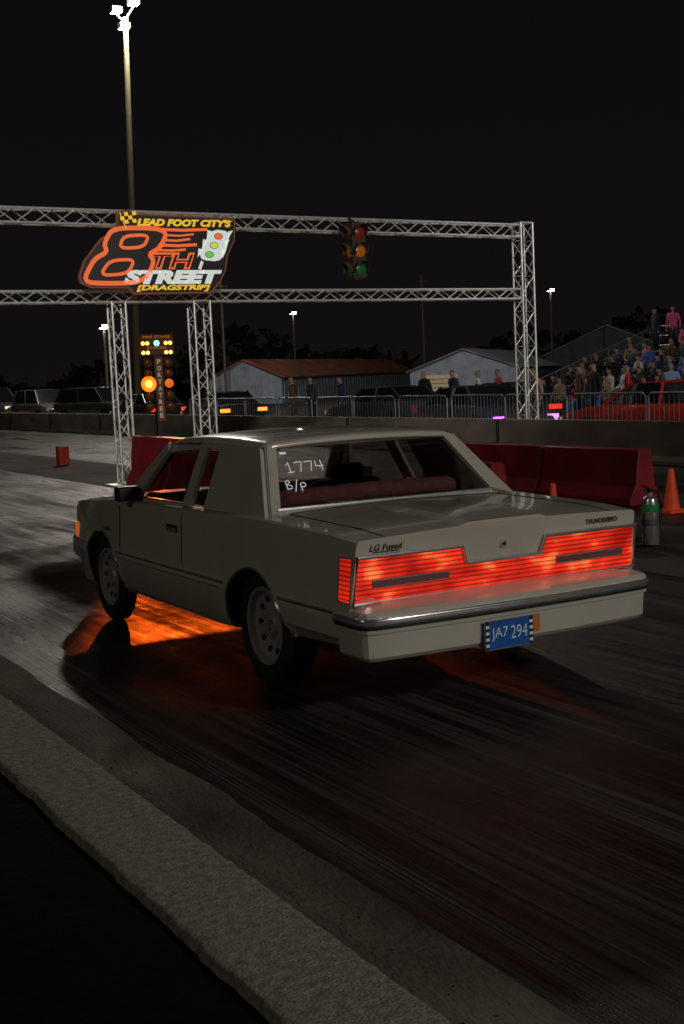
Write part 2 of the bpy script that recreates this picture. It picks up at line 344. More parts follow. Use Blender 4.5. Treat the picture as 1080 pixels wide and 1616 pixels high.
for sg in(-1,1):
    m=MB();m.box((sg*.93,3.13,.985),(.16,.10,.10));m.box((sg*.86,3.13,.955),(.1,.05,.03));m.obj('wing_mirror',BLACK,car,bevel=.02)
    m=MB();m.box((sg*(sidex(2.38,.8)+.008),2.38,.80),(.015,.15,.022));m.box((sg*(sidex(2.38,.8)),2.38,.805),(.01,.18,.045),1);m.obj('door_handle',[CHROME,BLACK],car,bevel=.004)
    m=MB();m.box((sg*(gx(1.0)+.006),2.25,1.0),(.012,.06,.028));m.obj('pillar_reflector',AMBER,car,bevel=.003)  # small amber reflector; the lens glow on it is added
m=MB();text_mesh(m,'Landau',(-(sidex(3.62,.70)+.003),3.72,.69),(0,-1,0),(0,0,1),.15,.03,0,bold=.01);m.obj('fender_script',BLACK,car,normals=False,smooth=0)
m=MB();text_mesh(m,'Landau',(-(gx(.99)+.004),1.66,.985),(0,-1,0),(0,0,1),.16,.03,0,bold=.0);m.obj('pillar_script',BLACK,car,normals=False,smooth=0)
def cush(name,c,d,parent=car,mat=MAROON,b=.05):
    m=MB();m.box(c,d);o=m.obj(name,mat,parent,bevel=b);o.modifiers[0].segments=4;return o
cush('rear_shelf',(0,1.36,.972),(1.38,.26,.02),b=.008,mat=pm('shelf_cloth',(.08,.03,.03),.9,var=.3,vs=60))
m=MB();N_=33;rr_=[.058-(.010 if abs((k/(N_-1))*3%1-0)<.06 else 0) for k in range(N_)]
m.tube([(-.68+1.36*k/(N_-1),1.48,1.005+.012*math.sin(math.pi*k/(N_-1))) for k in range(N_)],rr_,16)
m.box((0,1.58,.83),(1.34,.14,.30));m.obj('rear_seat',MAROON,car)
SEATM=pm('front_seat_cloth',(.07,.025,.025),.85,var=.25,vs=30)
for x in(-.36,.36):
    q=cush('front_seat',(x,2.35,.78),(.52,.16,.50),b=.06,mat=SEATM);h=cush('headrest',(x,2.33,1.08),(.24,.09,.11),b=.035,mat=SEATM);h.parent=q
cush('dashboard',(0,3.22,.90),(1.46,.26,.14),mat=BLACK)
m=MB();m.tube([(-.36+.18*math.cos(t*math.pi/12),3.00+.05*math.sin(t*math.pi/12),.96+.18*math.sin(t*math.pi/12)) for t in range(24)],.013,8,closed=True);m.tube([(-.52,3.00,.96),(-.20,3.00,.96)],.015,6);m.obj('steering_wheel',BLACK,car)
cush('rear_view_mirror',(0,2.84,1.25),(.22,.03,.06),mat=BLACK,b=.01)
m=MB();m.add([(-.32,1.34,.984),(-.16,1.30,.984),(-.14,1.39,.984),(-.3,1.42,.984)],[(0,1,2,3)]);m.obj('paper_sheet',pm('paper_yellow',(.5,.45,.25),.8,var=.1),car)
def wheel(x,y,R,w,sg,rr):
    e=bpy.data.objects.new('wheel',None);COL.objects.link(e);e.parent=car;e.location=(x,y,R)
    h=w/2
    m=MB();m.lathe([(rr,-h*.8),(rr+.02,-h*.95),(R-.06,-h),(R-.02,-h*.92),(R,-h*.7),(R,h*.7),(R-.02,h*.92),(R-.06,h),(rr+.02,h*.95),(rr,h*.8),(rr-.015,h*.3),(rr-.015,-h*.3),(rr,-h*.8)],(0,0,0),'x',48);m.obj('tyre',RUBBER,e)
    m=MB();m.lathe([(rr+.006,h*.86),(rr+.004,h*.93),(rr-.012,h*.9),(rr-.02,h*.55),(rr-.045,h*.45),(rr*.62,h*.30),(rr*.36,h*.42),(rr*.30,h*.62),(.035,h*.66),(.032,h*.8),(0,h*.82)],(0,0,0),'x',48,0,sg)
    for k in range(10):
        a=2*math.pi*k/10;c=Vector((sg*h*.40,rr*.70*math.cos(a),rr*.70*math.sin(a)))
        m.lathe([(0,h*.06),(.017,h*.05),(.02,-.01)],c,'x',10,1,sg)
    for k in range(5):
        a=2*math.pi*k/5;m.lathe([(0,.02),(.011,.018),(.012,-.01)],(sg*h*.62,.052*math.cos(a),.052*math.sin(a)),'x',8,2,sg)
    m.obj('rim',[RIMM,WELL,CHROME],e)
for sg in(-1,1):
    wheel(sg*.765,RA,.335,.20,sg,.220);wheel(sg*.82,FA,.325,.12,sg,.210)
# ------------------------------------------------------------ ground
def sheet(name,x0,x1,y0,y1,z,mat,label):
    m=MB();m.add([(x0,y0,z),(x1,y0,z),(x1,y1,z),(x0,y1,z)],[(0,1,2,3)]);return struct(m.obj(name,mat,smooth=0),label)
def trackmat():
    m=bpy.data.materials.new('rubbered_asphalt');m.use_nodes=True;nt=m.node_tree;b=nt.nodes['Principled BSDF'];L=nt.links.new
    tc=nt.nodes.new('ShaderNodeTexCoord')
    def noise(sc,scale,det=6,dist=0):
        mp=nt.nodes.new('ShaderNodeMapping');mp.inputs['Scale'].default_value=sc;L(tc.outputs['Object'],mp.inputs[0])
        n=nt.nodes.new('ShaderNodeTexNoise');n.inputs['Scale'].default_value=scale;n.inputs['Detail'].default_value=det;n.inputs['Distortion'].default_value=dist;L(mp.outputs[0],n.inputs[0]);return n
    def mr(n,a,b2,c,d):
        r=nt.nodes.new('ShaderNodeMapRange');r.inputs[1].default_value=a;r.inputs[2].default_value=b2;r.inputs[3].default_value=c;r.inputs[4].default_value=d;L(n.outputs[0],r.inputs[0]);return r
    def mul(a,b2,op='MULTIPLY'):
        q=nt.nodes.new('ShaderNodeMath');q.operation=op;L(a.outputs[0],q.inputs[0]);L(b2.outputs[0],q.inputs[1]);return q
    s1=noise((9,.35,1),1,4);s2=noise((75,.45,1),1,5);blot=noise((1,.35,1),1.0,5);fine=noise((1,1,1),160,3);sp=noise((1,1,1),7,6)
    a=mr(s1,.35,.7,.35,1.7);c=mr(s2,.38,.68,.3,2.0);d=mr(blot,.3,.7,.5,1.5)  # rubber streaks, their contrast raised in the colour to imitate glints
    q=mul(mul(a,c),d)
    v=nt.nodes.new('ShaderNodeVectorMath');v.operation='SCALE';v.inputs[0].default_value=(.033,.030,.027);L(q.outputs[0],v.inputs['Scale']);L(v.outputs[0],b.inputs['Base Color'])
    r=mul(mr(s1,.3,.7,.36,.66),mr(s2,.3,.7,.7,1.3));r=mul(r,mr(blot,.35,.65,.60,1.3));r=mul(r,mr(sp,.3,.7,.85,1.15));L(r.outputs[0],b.inputs['Roughness'])
    h=mul(mul(fine,s2,'ADD'),s2,'ADD')
    bp=nt.nodes.new('ShaderNodeBump');bp.inputs['Strength'].default_value=.6;bp.inputs['Distance'].default_value=.007;L(h.outputs[0],bp.inputs['Height']);L(bp.outputs[0],b.inputs['Normal'])
    b.inputs['Specular IOR Level'].default_value=.36;b.inputs['Specular Tint'].default_value=(1,.90,.80,1)
    return m
TRACK=trackmat()
GRND=pm('dark_ground',(.004,.004,.0038),1,var=.4,vs=2,bump=.5,bs=20,spec=.05)
CONC=pm('old_concrete',(.115,.105,.085),.9,var=.55,vs=2.5,bump=.6,bs=60,stretch=(1,.4,1),spec=.2)
KERBM=pm('kerb_concrete',(.27,.245,.205),.95,var=.35,vs=30,bump=.9,bs=90,spec=.2)
WALLM=pm('wall_concrete',(.30,.25,.20),.85,var=.3,vs=1.2,bump=.4,bs=18,stretch=(1,1,2))
sheet('ground',-600,900,-300,1500,-.20,GRND,'dark grass and dirt ground around the strip')
m=MB();m.box((8.3,90,-.10),(13.6,240,.196));struct(m.obj('track',TRACK,smooth=0),'rubber streaked dark asphalt drag strip')
# shoulder with a slightly ragged rubber boundary
m=MB();yk=[-20+.15*i for i in range(300)]+[25+5*i for i in range(36)]
for y in yk: 
    e_=mathutils.noise.noise(Vector((0,y*1.3,1)))*.04+mathutils.noise.noise(Vector((5,y*6,1)))*.018
    m.v+=[(1.70,y,.002),(2.10+e_,y,.002)]
m.f=[(2*i,2*i+1,2*i+3,2*i+2) for i in range(len(yk)-1)];m.m=[0]*len(m.f)
struct(m.obj('shoulder',CONC,smooth=0),'grey concrete shoulder along the lane')
sheet('centre_median',7.35,9.6,-20,200,.003,pm('median_concrete',(.075,.068,.058),.85,var=.6,vs=1.5,bump=.4,bs=50,stretch=(1,.3,1),spec=.2),'pale concrete strip between the two lanes')
m=MB();m.box((40,90,-.10),(49,240,.19));struct(m.obj('parking_ground',pm('gravel',(.03,.028,.026),.95,var=.3,vs=1,bump=.4,spec=.1)),'parking area beyond the wall')
m=MB()
prof=[(1.352,-.2),(1.354,-.02),(1.358,.05),(1.363,.088),(1.375,.099),(1.42,.10),(1.50,.101),(1.56,.101),(1.62,.10),(1.68,.099),(1.716,.093),(1.726,.06),(1.730,.0)]
yk=[];y=-6
while y<22: yk.append(y);y+=.03
while y<160: yk.append(y);y+=1.4
NZ=mathutils.noise.noise
for i,y in enumerate(yk):
    for k,(x,z) in enumerate(prof):
        nz=NZ(Vector((x*11,y*11,z*5)))*.003+NZ(Vector((x*38,y*36,z*20)))*.004
        ed=(NZ(Vector((0,y*4,3.3)))*.009+NZ(Vector((1,y*17,7.3)))*.008) if k<5 else 0
        m.v.append((x+(nz*.8 if k<6 or k>9 else 0)+ed,y,z+(nz*.3 if 4<k<10 else nz*.8 if k>1 else 0)))
K=len(prof);fs=[(i*K+t,i*K+t+1,(i+1)*K+t+1,(i+1)*K+t) for i in range(len(yk)-1) for t in range(K-1)];m.f+=fs;m.m+=[0]*len(fs)
struct(m.obj('kerb',KERBM,smooth=60),'worn flat topped concrete kerb beside the lane')
m=MB();m.box((-19.32,60,-.05),(41.4,160,.22));struct(m.obj('verge',GRND,smooth=0),'near black ground behind the kerb')  # near-black colour of the ground material
m=MB();r9=random.Random(9)
for k in range(420):
    x=1.74+abs(r9.gauss(0,.16));y=2+12*r9.random()**1.3;s=r9.uniform(.0008,.0030)
    m.box((x,y,.004+s*.5),(s*r9.uniform(1,3),s*r9.uniform(1,2.5),s),0,Matrix.Rotation(r9.uniform(0,3),3,'Z'))
o=m.obj('rubber_crumbs',WELL,smooth=0);o['kind']='stuff';o['label']='crumbs of tyre rubber scattered on the concrete';o['category']='debris'
m=MB();m.prism([(15.2,0),(15.2,.06),(15.27,.14),(15.30,.72),(15.48,.72),(15.5,0)],'y',8,200)
o=tag(m.obj('concrete_wall',WALLM,smooth=20),'long low weathered concrete safety wall along the strip','wall')
m=MB()
for k in range(30): m.box((15.25,9+k*6,.36),(.06,.02,.70),0)
m.obj('wall_joint',SEAM,o)['kind']='stuff'
# ------------------------------------------------------------ truss gantry
gan=thing('truss_gantry','silver aluminium truss gantry spanning both lanes of the strip','gantry',(7.6,21.2,0))
def truss(name,p0,p1,s,parent,pitch=.42):
    m=MB();p0=Vector(p0)-gan.location;p1=Vector(p1)-gan.location;d=(p1-p0);L=d.length;d.normalize()
    a=Vector((0,1,0));b=d.cross(a).normalized();h=s/2
    C=[(a*i+b*j)*h for i,j in((-1,-1),(1,-1),(1,1),(-1,1))]
    for c in C: m.tube([p0+c,p1+c],.022,8)
    n=max(2,round(L/pitch))
    for f in range(4):
        c0,c1=C[f],C[(f+1)%4]
        for k in range(n):
            q0=p0+d*L*k/n;q1=p0+d*L*(k+1)/n
            m.tube([q0+(c0 if k%2 else c1),q1+(c1 if k%2 else c0)],.011,5)
            if k%2==0 and f%2==0: m.tube([q0+c0,q0+c1],.011,5)
    for e in(p0,p1):
        for f in range(4): m.tube([e+C[f],e+C[(f+1)%4]],.02,6)
    return m.obj(name,ALU,parent)
Y=21.35
truss('beam',(.6,Y,4.60),(16.12,Y,4.42),.235,gan,.34);truss('beam',(.6,Y,3.24),(16.12,Y,3.18),.19,gan,.30)
for x,s,t in((.45,.30,4.6),(7.66,.24,3.12),(9.17,.30,3.12),(16.27,.29,4.58)): truss('truss_post',(x,Y,.05),(x,Y,t),s,gan,.36)
for x in(.45,7.66,9.17,16.27): 
    m=MB();m.box((x-7.6,Y-21.2,.02),(.6,.6,.035));m.obj('base_plate',ALU,gan)
# sign
sg_=thing('drag_strip_sign','black shaped sign with orange and yellow lettering on the gantry','sign',(8.33,21.0,3.88))
def S(px,py,o=0): return Vector((6.99+(px-125)*.01166-8.4,-o,3.51-(py-440)*.01037-3.9))
def em(name,c,s): return pm(name,tuple(x*.4 for x in c),.5,em=c,es=s,var=.08,vs=6)
ORG=em('sign_orange',(1,.17,.04),.62);YEL=em('sign_yellow',(1,.62,.03),.62);WHT=em('sign_white',(.85,.9,.85),.55);GRN=em('sign_green',(.2,.8,.1),.5);SBK=pm('sign_black',(.016,.012,.012),.4,var=.2);SBR=em('sign_brown',(.30,.08,.04),.22)
out=[(184,340),(190,333),(204,331),(212,337),(364,341),(369,346),(366,378),(354,402),(349,428),(340,446),(324,465),(204,466),(196,456),(140,455),(125,447),(123,436),(132,412),(158,378),(184,360)]
def plate(name,poly,o0,o1,mat):
    m=MB();P=[S(*p) for p in poly];n=len(P)
    a=[Vector((p.x,-o1,p.z)) for p in P];b=[Vector((p.x,-o0,p.z)) for p in P]
    m.add(a+b,[tuple(range(n)),tuple(range(2*n-1,n-1,-1))]+[(i,i+n,(i+1)%n+n,(i+1)%n) for i in range(n)]);return m.obj(name,mat,sg_,smooth=0)
c0=(247,400);plate('sign_border',out,0,.08,SBR);plate('sign_board',[(c0[0]+(x-c0[0])*.975,c0[1]+(y-c0[1])*.955) for x,y in out],.02,.09,SBK)
art=MB()
def rib(pts,w,mi,o=.10,closed=False):
    P=[S(*p) for p in pts];n=len(P);ws=w*.011
    L=[];R=[]
    for i in range(n):
        if closed:a,b=P[i-1],P[(i+1)%n]
        else:a,b=P[max(i-1,0)],P[min(i+1,n-1)]
        d=(b-a).normalized();nr=Vector((-d.z,0,d.x))
        L.append(Vector((P[i].x,-o,P[i].z))+nr*ws/2);R.append(Vector((P[i].x,-o,P[i].z))-nr*ws/2)
    art.add(L+R,[(i,(i+1)%n,(i+1)%n+n,i+n) for i in range(n if closed else n-1)],mi)
def rnd_loop(pts,it=3):
    for _ in range(it):
        q=[]
        for i in range(len(pts)):
            a=pts[i];b=pts[(i+1)%len(pts)];q+=[(a[0]*.8+b[0]*.2,a[1]*.8+b[1]*.2),(a[0]*.2+b[0]*.8,a[1]*.2+b[1]*.8)]
        pts=q
    return pts
rib(rnd_loop([(176,361),(242,360),(258,368),(246,392),(228,402),(236,412),(226,436),(206,448),(138,448),(130,440),(146,410),(166,399),(162,386)]),7,0,closed=True)
rib(rnd_loop([(192,373),(231,371),(221,391),(184,393)]),5,0,closed=True)
rib(rnd_loop([(169,412),(207,410),(195,433),(153,436)]),5,0,closed=True)
for a,b,w in(((244,362),(322,361),4.5),((256,371),(300,369),3),((250,379),(294,377),3.5),((244,387),(304,386),4.5),((240,395),(286,394),3.5)): rib([a,((a[0]+b[0])/2,a[1]+1),b],w,0)
def T(body,x0,y0,x1,y1,mi,sh=.25,bold=.02,o=.10):
    a=S(x0,y1);text_mesh(art,body,(a.x,-o,a.z),(1,0,0),(0,0,1),(x1-x0)*.01166,(y1-y0)*.01037,mi,shear=sh,bold=bold)
T("LEAD FOOT CITY'S",213,345,361,357,1,bold=.06);T('TH',232,399,300,426,0,bold=.05);T('TH',235,402.5,297,423,5,bold=-.005,o=.104);T('STREET',188,427,342,450,2,bold=.07);T('[DRAGSTRIP]',206,451,322,462,1,bold=.045)
art.add([S(*p)+Vector((0,-.10,0)) for p in rnd_loop([(328,360),(360,364),(344,414),(302,410)],2)],[tuple(range(16))],2)
for (x,y),c in(((339,372),0),((331,387),3),((323,402),4)):
    for mi,r,o in((5,7.0,.104),(c,6.0,.108)):
        art.add([S(x+r*math.cos(k*math.pi/10),y+r*.8*math.sin(k*math.pi/10))+Vector((0,-o,0)) for k in range(20)],[tuple(range(20))],mi)
for k in range(3):
    for sx in(0,1):
        bx=(322-k*8) if not sx else (363-k*6)
        art.add([S(*p)+Vector((0,-.10,0)) for p in((bx,362+k*15),(bx+(8 if not sx else -8),364+k*15),(bx+(-2 if not sx else -9),377+k*15))],[(0,1,2)],2)
rib([(306,426),(311,413)],5,2)
for i in range(4):
    for j in range(3):
        x=188+i*6;y=337+j*6+i*-.8;art.add([S(*p)+Vector((0,-.10,0)) for p in((x,y),(x+6,y-.8),(x+7,y+5.2),(x+1,y+6))],[(0,1,2,3)],1 if (i+j)%2 else 5)
rib([(196,362),(188,336)],1.5,1,o=.105)
art.obj('sign_lettering',[ORG,YEL,WHT,em('sign_lime',(.7,.85,.1),.6),GRN,SBK],sg_,normals=False,smooth=0)
# hanging traffic light : faces on two sides
tl=thing('traffic_light','yellow three lamp traffic signal hung from the gantry beam','traffic light',(12.20,21.0,0))
TY=pm('signal_yellow',(.05,.030,.012),.6,var=.3,vs=8)
m=MB();m.box((0,0,3.97),(.28,.26,1.02));m.tube([(0,0,4.48),(0,.25,4.6)],.03,8);m.obj('signal_housing',TY,tl,bevel=.02)
for z,nm,c,e in((4.30,'red_lamp',(.22,.02,.01),.07),(3.97,'amber_lamp',(.45,.12,.01),.14),(3.64,'green_lamp',(.01,.13,.035),.08)):
    mt=pm(nm+'_lens',c,.25,em=c,es=e,var=.5,vs=16)
    for face in(0,1):
        def Q(a,b,c2): return (a,b,c2) if not face else (b,-a,c2)
        m=MB();m.lathe([(0,-.16),(.07,-.155),(.12,-.135),(.12,-.12)],(0,0,z),'y' if not face else 'x',24);o=m.obj(nm,mt,tl)
        m=MB();vs=[]
        for k in range(17):
            a=math.radians(-30+240*k/16);ca,sa=math.cos(a)*.135,math.sin(a)*.135
            vs+=[Q(ca,-.125,z+sa),Q(ca,-.125-.20*(.45+.55*max(0,math.sin(a))),z+sa)]
        m.add(vs,[(2*k,2*k+1,2*k+3,2*k+2) for k in range(16)]);o2=m.obj('lamp_visor',TY,tl);o2.parent=o;s=o2.modifiers.new('s','SOLIDIFY');s.thickness=.006
# starting tree
tr=thing('starting_tree','drag race starting tree with glowing amber bulbs and staging display','starting light tree',(9.35,24,0))
m=MB();m.box((0,0,.05),(.5,.5,.06));m.box((0,0,1.3),(.13,.10,2.5));m.obj('column',pm('tree_black',(.015,.015,.017),.5,var=.2),tr,bevel=.01)
m=MB();m.box((0,0,2.47),(.72,.14,.40));m.obj('display_box',pm('display_black',(.02,.018,.015),.5,em=(1,.25,.03),es=.03,var=.2),tr,bevel=.015)
STX=pm('stage_text',(.3,.15,.04),.4,em=(1,.35,.05),es=.35)
for tx,x0,z0,w_,h_ in(('PRE',-.28,2.60,.20,.045),('STAGE',-.04,2.60,.32,.045),('STAGED',-.2,2.39,.4,.045)):
    m=MB();text_mesh(m,tx,(x0,-.076,z0),(1,0,0),(0,0,1),w_,h_,0,bold=.0);m.obj('staging_text',STX,tr,normals=False,smooth=0)
SB=pm('stage_bulb',(.9,.6,.2),.4,em=(1,.50,.10),es=3.5)
for x in(-.28,-.19,.19,.28):
    for z in(2.50,2.32): m=MB();m.lathe([(0,-.03),(.032,-.02),(.037,0)],(x,-.072,z),'y',14,0);m.obj('staging_bulb',SB,tr)
m=MB();m.lathe([(0,-.03),(.05,-.02),(.055,0)],(0,-.072,2.50),'y',16);m.obj('blue_bulb',pm('blue_bulb',(.1,.4,.8),.4,em=(.12,.8,.9),es=4),tr)
HOT=pm('amber_bulb_lit',(1,.4,.05),.4,em=(1,.30,.03),es=7);RING=pm('amber_halo_ring',(1,.3,.03),.4,em=(1,.15,.006),es=1.6);HOT2=pm('amber_bulb_dim',(1,.35,.05),.4,em=(1,.16,.01),es=.35);OFF=pm('amber_bulb_off',(.06,.02,.006),.3,em=(1,.2,.02),es=.02)
for z,mt in((2.12,(OFF,OFF)),(1.92,(OFF,OFF)),(1.72,(HOT,HOT2)),(1.50,(OFF,OFF)),(1.28,(OFF,OFF))):
    for x,mm in((-.21,mt[0]),(.21,mt[1])):
        m=MB();m.lathe([(0,-.08),(.05,-.07),(.07,-.03)],(x,-.05,z),'y',20);big=.15 if mm is HOT else .085
        m.lathe([(.068,-.03),(big,-.045),(big+.003,-.02)],(x,-.05,z),'y',24,2 if mm is HOT else 0)  # oversized ring glows to imitate the halo around the lit bulb
        m.lathe([(big,.0),(big+.008,-.03),(big+.012,.0),(.09,.08),(0,.09)],(x,-.05,z),'y',20,1);m.obj('bulb',[mm,BLACK,RING],tr)
m=MB();m.box((.03,-.055,1.62),(.15,.01,1.25),1)
for k,c in enumerate('PORTATREE'): text_mesh(m,c,(-.01,-.064,2.10-k*.13),(1,0,0),(0,0,1),.075,.09,0,bold=.02)
m.obj('vertical_banner',[pm('banner_text',(.5,.45,.4),.5,em=(1,.6,.4),es=.16),pm('banner_cloth',(.10,.05,.03),.7,em=(1,.2,.05),es=.015,var=.2)],tr,normals=False,smooth=0)
# ------------------------------------------------------------ barriers, cones, extinguisher
REDM=pm('red_barrier_plastic',(.34,.018,.025),.5,var=.35,vs=2.5,bump=.15,bs=20)
def barrier(x,y0,y1,h,lab):
    w=.25
    m=MB();L=(y1-y0)
    m.prism([(-w,0),(-w,.10*h/.8),(-.15,.35*h),(-.10,h),(.10,h),(.15,.35*h),(w,.10*h/.8),(w,0)],'y',0,L-.03)
    o=m.obj('jersey_barrier',REDM,smooth=20,bevel=.012,loc=(x,y0,.004));return tag(o,lab,'barrier','red plastic barriers between the lanes')
barrier(7.75,17.2,19.2,.86,'dark red plastic jersey barrier on the median');barrier(7.75,19.25,21.0,.86,'dark red plastic jersey barrier by the gantry post')
barrier(10.85,11.95,13.8,.67,'dark red plastic jersey barrier beside orange cone');barrier(10.85,13.85,15.7,.67,'dark red plastic jersey barrier in a row')
barrier(10.30,14.2,15.9,.46,'low dark red barrier in front of taller ones')
m=MB();m.box((0,0,.21),(.24,.24,.42));tag(m.obj('foam_block',pm('foam_red',(.45,.03,.015),.7,var=.2),bevel=.02,loc=(8.75,28.5,.004)),'small upright red foam block on the track','marker block')
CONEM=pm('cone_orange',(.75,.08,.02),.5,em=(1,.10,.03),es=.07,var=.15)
def cone(x,y,h):
    m=MB();r=h*.19;m.lathe([(r,.02),(r*.98,.04),(.03,h-.005),(.02,h),(0,h)],(0,0,0),'z',24)
    m.box((0,0,.0175),(h*.60,h*.60,.035));o=m.obj('traffic_cone',CONEM,bevel=.004,loc=(x,y,.004));tag(o,'orange traffic cone standing by the red barriers','traffic cone','orange cones beside the barriers')
cone(10.35,13.1,.24);cone(10.48,11.12,.50)
fe=thing('fire_extinguisher','silver fire extinguisher with green label standing on the track','fire extinguisher',(8.4,9.2,.004))
m=MB();m.lathe([(0,.02),(.075,.02),(.08,.04),(.08,.40),(.066,.45),(.028,.48),(.025,.51),(0,.51)],(0,0,0),'z',28);m.obj('cylinder_tank',pm('steel_tank',(.6,.6,.6),.25,.75,var=.25),fe)
m=MB();m.lathe([(.0815,.33),(.0815,.395)],(0,0,0),'z',28);m.obj('paper_label',pm('green_label',(.01,.20,.05),.5,em=(.01,.5,.1),es=.03,var=.6,vs=30),fe,normals=False)
m=MB();m.lathe([(.0815,.20),(.0815,.26)],(0,0,0),'z',28);m.obj('paper_label',pm('white_label',(.10,.10,.10),.5,var=.6,vs=60),fe,normals=False)
m=MB();m.box((0,0,.525),(.04,.04,.04));m.tube([(.0,0,.54),(-.10,0,.58)],.010,6);m.tube([(.0,0,.53),(-.11,0,.535)],.008,6);m.tube([(.02,0,.53),(.10,0,.50),(.13,0,.35),(.11,0,.18)],.011,8);m.tube([(.11,0,.18),(.11,0,.10)],[.012,.02],8);m.obj('valve_handle',BLACK,fe)
m=MB();m.box((-.2,.1,.03),(.62,.4,.05));m.box((-.26,.1,.15),(.3,.25,.2));o=tag(m.obj('equipment_box',BLACK,bevel=.02,loc=(8.4,9.3,.004)),'small black equipment box next to the extinguisher','box')
# ------------------------------------------------------------ buildings
def shed(name,A,W,L,ze,zr,wallc,roofc,label,door=None):
    u=Vector((.7071,.7071,0));v=Vector((.7071,-.7071,0))
    th=thing(name,label,'shed',(A[0],A[1],0))
    def P(a,b,z): return u*a+v*b+Vector((0,0,z))
    WM=pm(name+'_wall',wallc,.6,.0,var=.25,vs=1.5);RM=pm(name+'_roof',roofc,.6,.0,var=.45,vs=.8)
    m=MB();m.add([P(0,0,0),P(0,W,0),P(0,W,ze),P(0,W/2,zr),P(0,0,ze)],[(0,1,2,3,4)]);m.add([P(L,0,0),P(L,W,0),P(L,W,ze),P(L,W/2,zr),P(L,0,ze)],[(0,1,2,3,4)])
    m.add([P(0,W,0),P(L,W,0),P(L,W,ze),P(0,W,ze)],[(0,1,2,3)]);m.add([P(0,0,0),P(L,0,0),P(L,0,ze),P(0,0,ze)],[(0,1,2,3)])
    R=Matrix.Rotation(math.radians(45),3,'Z')
    k=.5
    while k<L: m.box(P(k,W+.02,ze/2),(.05,.04,ze-.02),0,R);k+=.8
    k=.3
    while k<W: 
        if not(door and door[0]-.1<k<door[1]+.1): m.box(P(-.02,k,ze/2),(.04,.05,ze-.02),0,R)
        k+=.5
    m.obj('wall',WM,th,smooth=0)
    m=MB();e=.25;t=.08
    for s in(0,1):
        b0,b1=(W/2,W+e) if s else (W/2,-e);zb=zr-(zr-ze)*(W/2+e)/(W/2)
        q=[P(-e,b0,zr+t),P(L+e,b0,zr+t),P(L+e,b1,zb+t),P(-e,b1,zb+t)];m.add(q+[p-Vector((0,0,t)) for p in q],[(0,1,2,3),(7,6,5,4),(0,4,5,1),(1,5,6,2),(2,6,7,3),(3,7,4,0)])
        k=0
        while k<L:
            m.tube([P(k,b0,zr+t),P(k,b1,zb+t)],.03,4);k+=1.0
    m.obj('roof',RM,th,smooth=0)
    if door:
        m=MB();a,b,h=door;m.add([P(-.05,a,0),P(-.05,b,0),P(-.05,b,h),P(-.05,a,h)],[(0,1,2,3)])
        for kk in range(1,5): m.box(P(-.06,(a+b)/2,h*kk/5),(.03,b-a,.03),1,R)
        m.obj('door',[pm(name+'_door',(.45,.36,.24),.6,em=(1,.75,.45),es=.05,var=.1),SEAM],th,smooth=0)
    return th
shed('long_shed',(35.9,82.5),5.2,41,1.80,2.98,(.20,.23,.27),(.20,.07,.035),'long grey metal shed with rusty brown roof')
shed('garage_shed',(48,76),7.4,25,1.72,3.05,(.22,.25,.32),(.14,.15,.17),'grey metal gabled garage with tan roll door',(1.0,3.3,1.42))
shed('warehouse',(80,102),12,14,2.7,5.3,(.05,.055,.06),(.26,.27,.29),'large grey roofed warehouse behind the bleachers')
shed('warehouse',(86,92),14,40,2.8,5.6,(.05,.055,.06),(.26,.27,.30),'wide grey roofed warehouse behind the bleachers')
